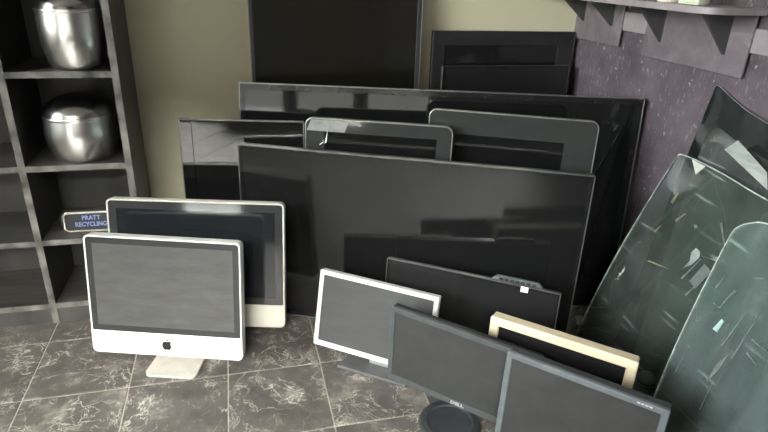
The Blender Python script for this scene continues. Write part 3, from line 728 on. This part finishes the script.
O_, OS, nro = windscreen('dusty blue-green windscreen nearest the camera, at the right edge',
    [(1.030, 1.015, 0.0), (1.026, 0.98, 0), (1.022, 0.93, 0), (1.015, 0.8, 0), (1.010, 0.5, 0), (1.015, 0.2, 0), (1.03, -0.2, 0)],
    [(1.150, 1.026, 0.620), (1.157, 1.020, 0.645), (1.158, 0.988, 0.672), (1.157, 0.935, 0.6915), (1.155, 0.75, 0.715), (1.16, 0.4, 0.72), (1.18, -0.05, 0.68)], 'wsglass_dusty', bow=0.015)

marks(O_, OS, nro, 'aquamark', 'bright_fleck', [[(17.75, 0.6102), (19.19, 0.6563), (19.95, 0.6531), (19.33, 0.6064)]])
marks(O_, OS, nro, 'glintpaint', 'painted_glint', [  # pale lines stand in for reflections in this glass
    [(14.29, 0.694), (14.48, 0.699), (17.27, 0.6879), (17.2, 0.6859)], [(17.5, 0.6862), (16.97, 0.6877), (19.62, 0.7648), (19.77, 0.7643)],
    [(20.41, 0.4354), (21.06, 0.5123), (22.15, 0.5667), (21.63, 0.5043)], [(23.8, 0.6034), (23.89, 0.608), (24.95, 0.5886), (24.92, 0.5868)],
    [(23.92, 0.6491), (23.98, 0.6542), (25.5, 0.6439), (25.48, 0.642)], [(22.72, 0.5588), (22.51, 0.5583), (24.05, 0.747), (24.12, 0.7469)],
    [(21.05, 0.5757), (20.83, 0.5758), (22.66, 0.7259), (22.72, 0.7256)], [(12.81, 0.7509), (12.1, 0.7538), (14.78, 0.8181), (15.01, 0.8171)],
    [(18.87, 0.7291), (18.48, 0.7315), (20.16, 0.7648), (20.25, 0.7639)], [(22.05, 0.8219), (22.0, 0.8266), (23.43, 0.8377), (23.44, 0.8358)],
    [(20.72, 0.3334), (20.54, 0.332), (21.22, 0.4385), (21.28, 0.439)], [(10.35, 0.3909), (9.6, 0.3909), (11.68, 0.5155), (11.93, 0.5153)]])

windscreen('windscreen with black printed border standing behind the green tinted one',
    [(1.250, 1.445, 0.0), (1.250, 1.38, 0), (1.245, 1.30, 0), (1.24, 1.2, 0), (1.235, 1.0, 0), (1.235, 0.75, 0), (1.24, 0.5, 0)],
    [(1.388, 1.432, 0.896), (1.388, 1.424, 0.906), (1.387, 1.382, 0.8905), (1.384, 1.331, 0.872), (1.381, 1.274, 0.8565), (1.379, 1.1, 0.826), (1.38, 0.65, 0.79)], 'wsglass_clear', bow=0.006, frit=(11.0, 0.10, 7.0))

# pale milky strip in front of the bordered windscreen
bm = NB()
pl = [(1.332, 1.286, 0.754), (1.330, 1.248, 0.792), (1.312, 1.118, 0.744), (1.312, 1.101, 0.702)]
va = [bm.verts.new(p) for p in pl]; bm.faces.new(va); bmesh.ops.solidify(bm, geom=list(bm.faces), thickness=0.002)
tag(obj('pale_strip', bm, M['palestrip']), 'milky white strip behind the green tinted windscreen', 'plastic sheet')

# ------------------------------------------------------------ bracketed ledge on the purple wall
tr = NB(); box(tr, 1.393, XR-0.0002, -1.0, 2.249, 1.010, 1.074); bevel(tr, 0.001, 1)
structure('trim_1', tr, M['ledge'])
LX = 1.3925
ledge = thing('wall_ledge', 'mauve grey ledge with triangular brackets along the purple wall', 'shelf', (LX, 1.75, 0.94))
def lg(name, pts, y0, y1, mat, plane='xz'):
    bm = NB(); prism(bm, [(p[0]-LX, p[1]-0.94) for p in pts], y0-1.75, y1-1.75); return obj(name, bm, M[mat], ledge)
def plate(y0, y1, z0, z1):
    bm = NB(); box(bm, 1.385-LX, 1.3925-LX, y0-1.75, y1-1.75, z0-0.94, z1-0.94); bevel(bm, 0.0012, 1); return obj('mounting_board', bm, M['plate'], ledge)
plate(1.930, 2.235, 0.951, 1.109); plate(1.350, 1.792, 0.940, 1.109)
for yb, zb in ((1.433, 0.993), (1.711, 0.995), (1.990, 1.018), (2.182, 1.02)):
    lg('bracket', [(1.3848, zb), (1.3848, 1.109), (1.285, 1.109), (1.285, 1.102)], yb-0.006, yb+0.006, 'bracket')
# the board: rounded near end
bm = NB()
out = [(1.392, 2.24), (1.205, 2.24)]
rr, ex, ey = 0.05, 1.205, 1.325
for i in range(9):
    a = i/8*PI/2; out.append((ex+rr-rr*math.cos(a), ey+rr-rr*math.sin(a)))
out.append((1.392, ey))
lo = [bm.verts.new((p[0]-LX, p[1]-1.75, 1.1095-0.94)) for p in out]; hi = [bm.verts.new((p[0]-LX, p[1]-1.75, 1.1275-0.94)) for p in out]
bm.faces.new(lo); bm.faces.new(list(reversed(hi)))
for i in range(len(out)): j = (i+1) % len(out); bm.faces.new((lo[i], lo[j], hi[j], hi[i]))
bevel(bm, 0.0015, 1)
obj('ledge_board', bm, M['ledge'], ledge)
# things on the ledge
bm = NB(); lathe(bm, [(0, 0), (0.030, 0), (0.036, 0.006), (0.040, 0.03), (0.038, 0.055), (0.034, 0.055), (0.032, 0.01), (0, 0.008)], 32)
o = obj('bowl', bm, M['creamthing'], smooth=True); o.location = (1.265, 1.560, 1.1277); tag(o, 'cream rounded bowl on the wall ledge, cut by the top of the picture', 'bowl')
bm = NB(); box(bm, -0.022, 0.022, -0.035, 0.035, 0, 0.045); bevel(bm, 0.003, 2)
o = obj('carton', bm, M['greenthing'], smooth=True); o.location = (1.262, 1.455, 1.1277); o.rotation_euler = (0, 0, R(8)); tag(o, 'pale green carton on the wall ledge beside the cream bowl', 'box')

# ------------------------------------------------------------ small scraps in the corner
bm = NB(); box(bm, -0.012, 0.012, -0.001, 0.001, 0, 0.036); bevel(bm, 0.0004, 1)
o = obj('card_scrap', bm, M['scrap']); o.location = (1.185, 1.560, 0.0005); o.rotation_euler = (R(-14), R(-18), R(-30)); tag(o, 'small cream scrap of card on the floor behind the cream framed monitor', 'scrap')
t = thing('plug_cap', 'small grey rounded plastic cap seen through the green tinted windscreen', 'cap', (1.215, 1.225, 0))
bm = NB(); lathe(bm, [(0, 0), (0.026, 0), (0.028, 0.004), (0.027, 0.022), (0.021, 0.032), (0.010, 0.036), (0, 0.0365)], 28); obj('shell', bm, M['greycap'], t, smooth=True)
bm = NB(); lathe(bm, [(0.0278, 0.008), (0.0298, 0.009), (0.0298, 0.013), (0.0278, 0.014)], 28); obj('collar', bm, M['charcoal'], t, smooth=True)
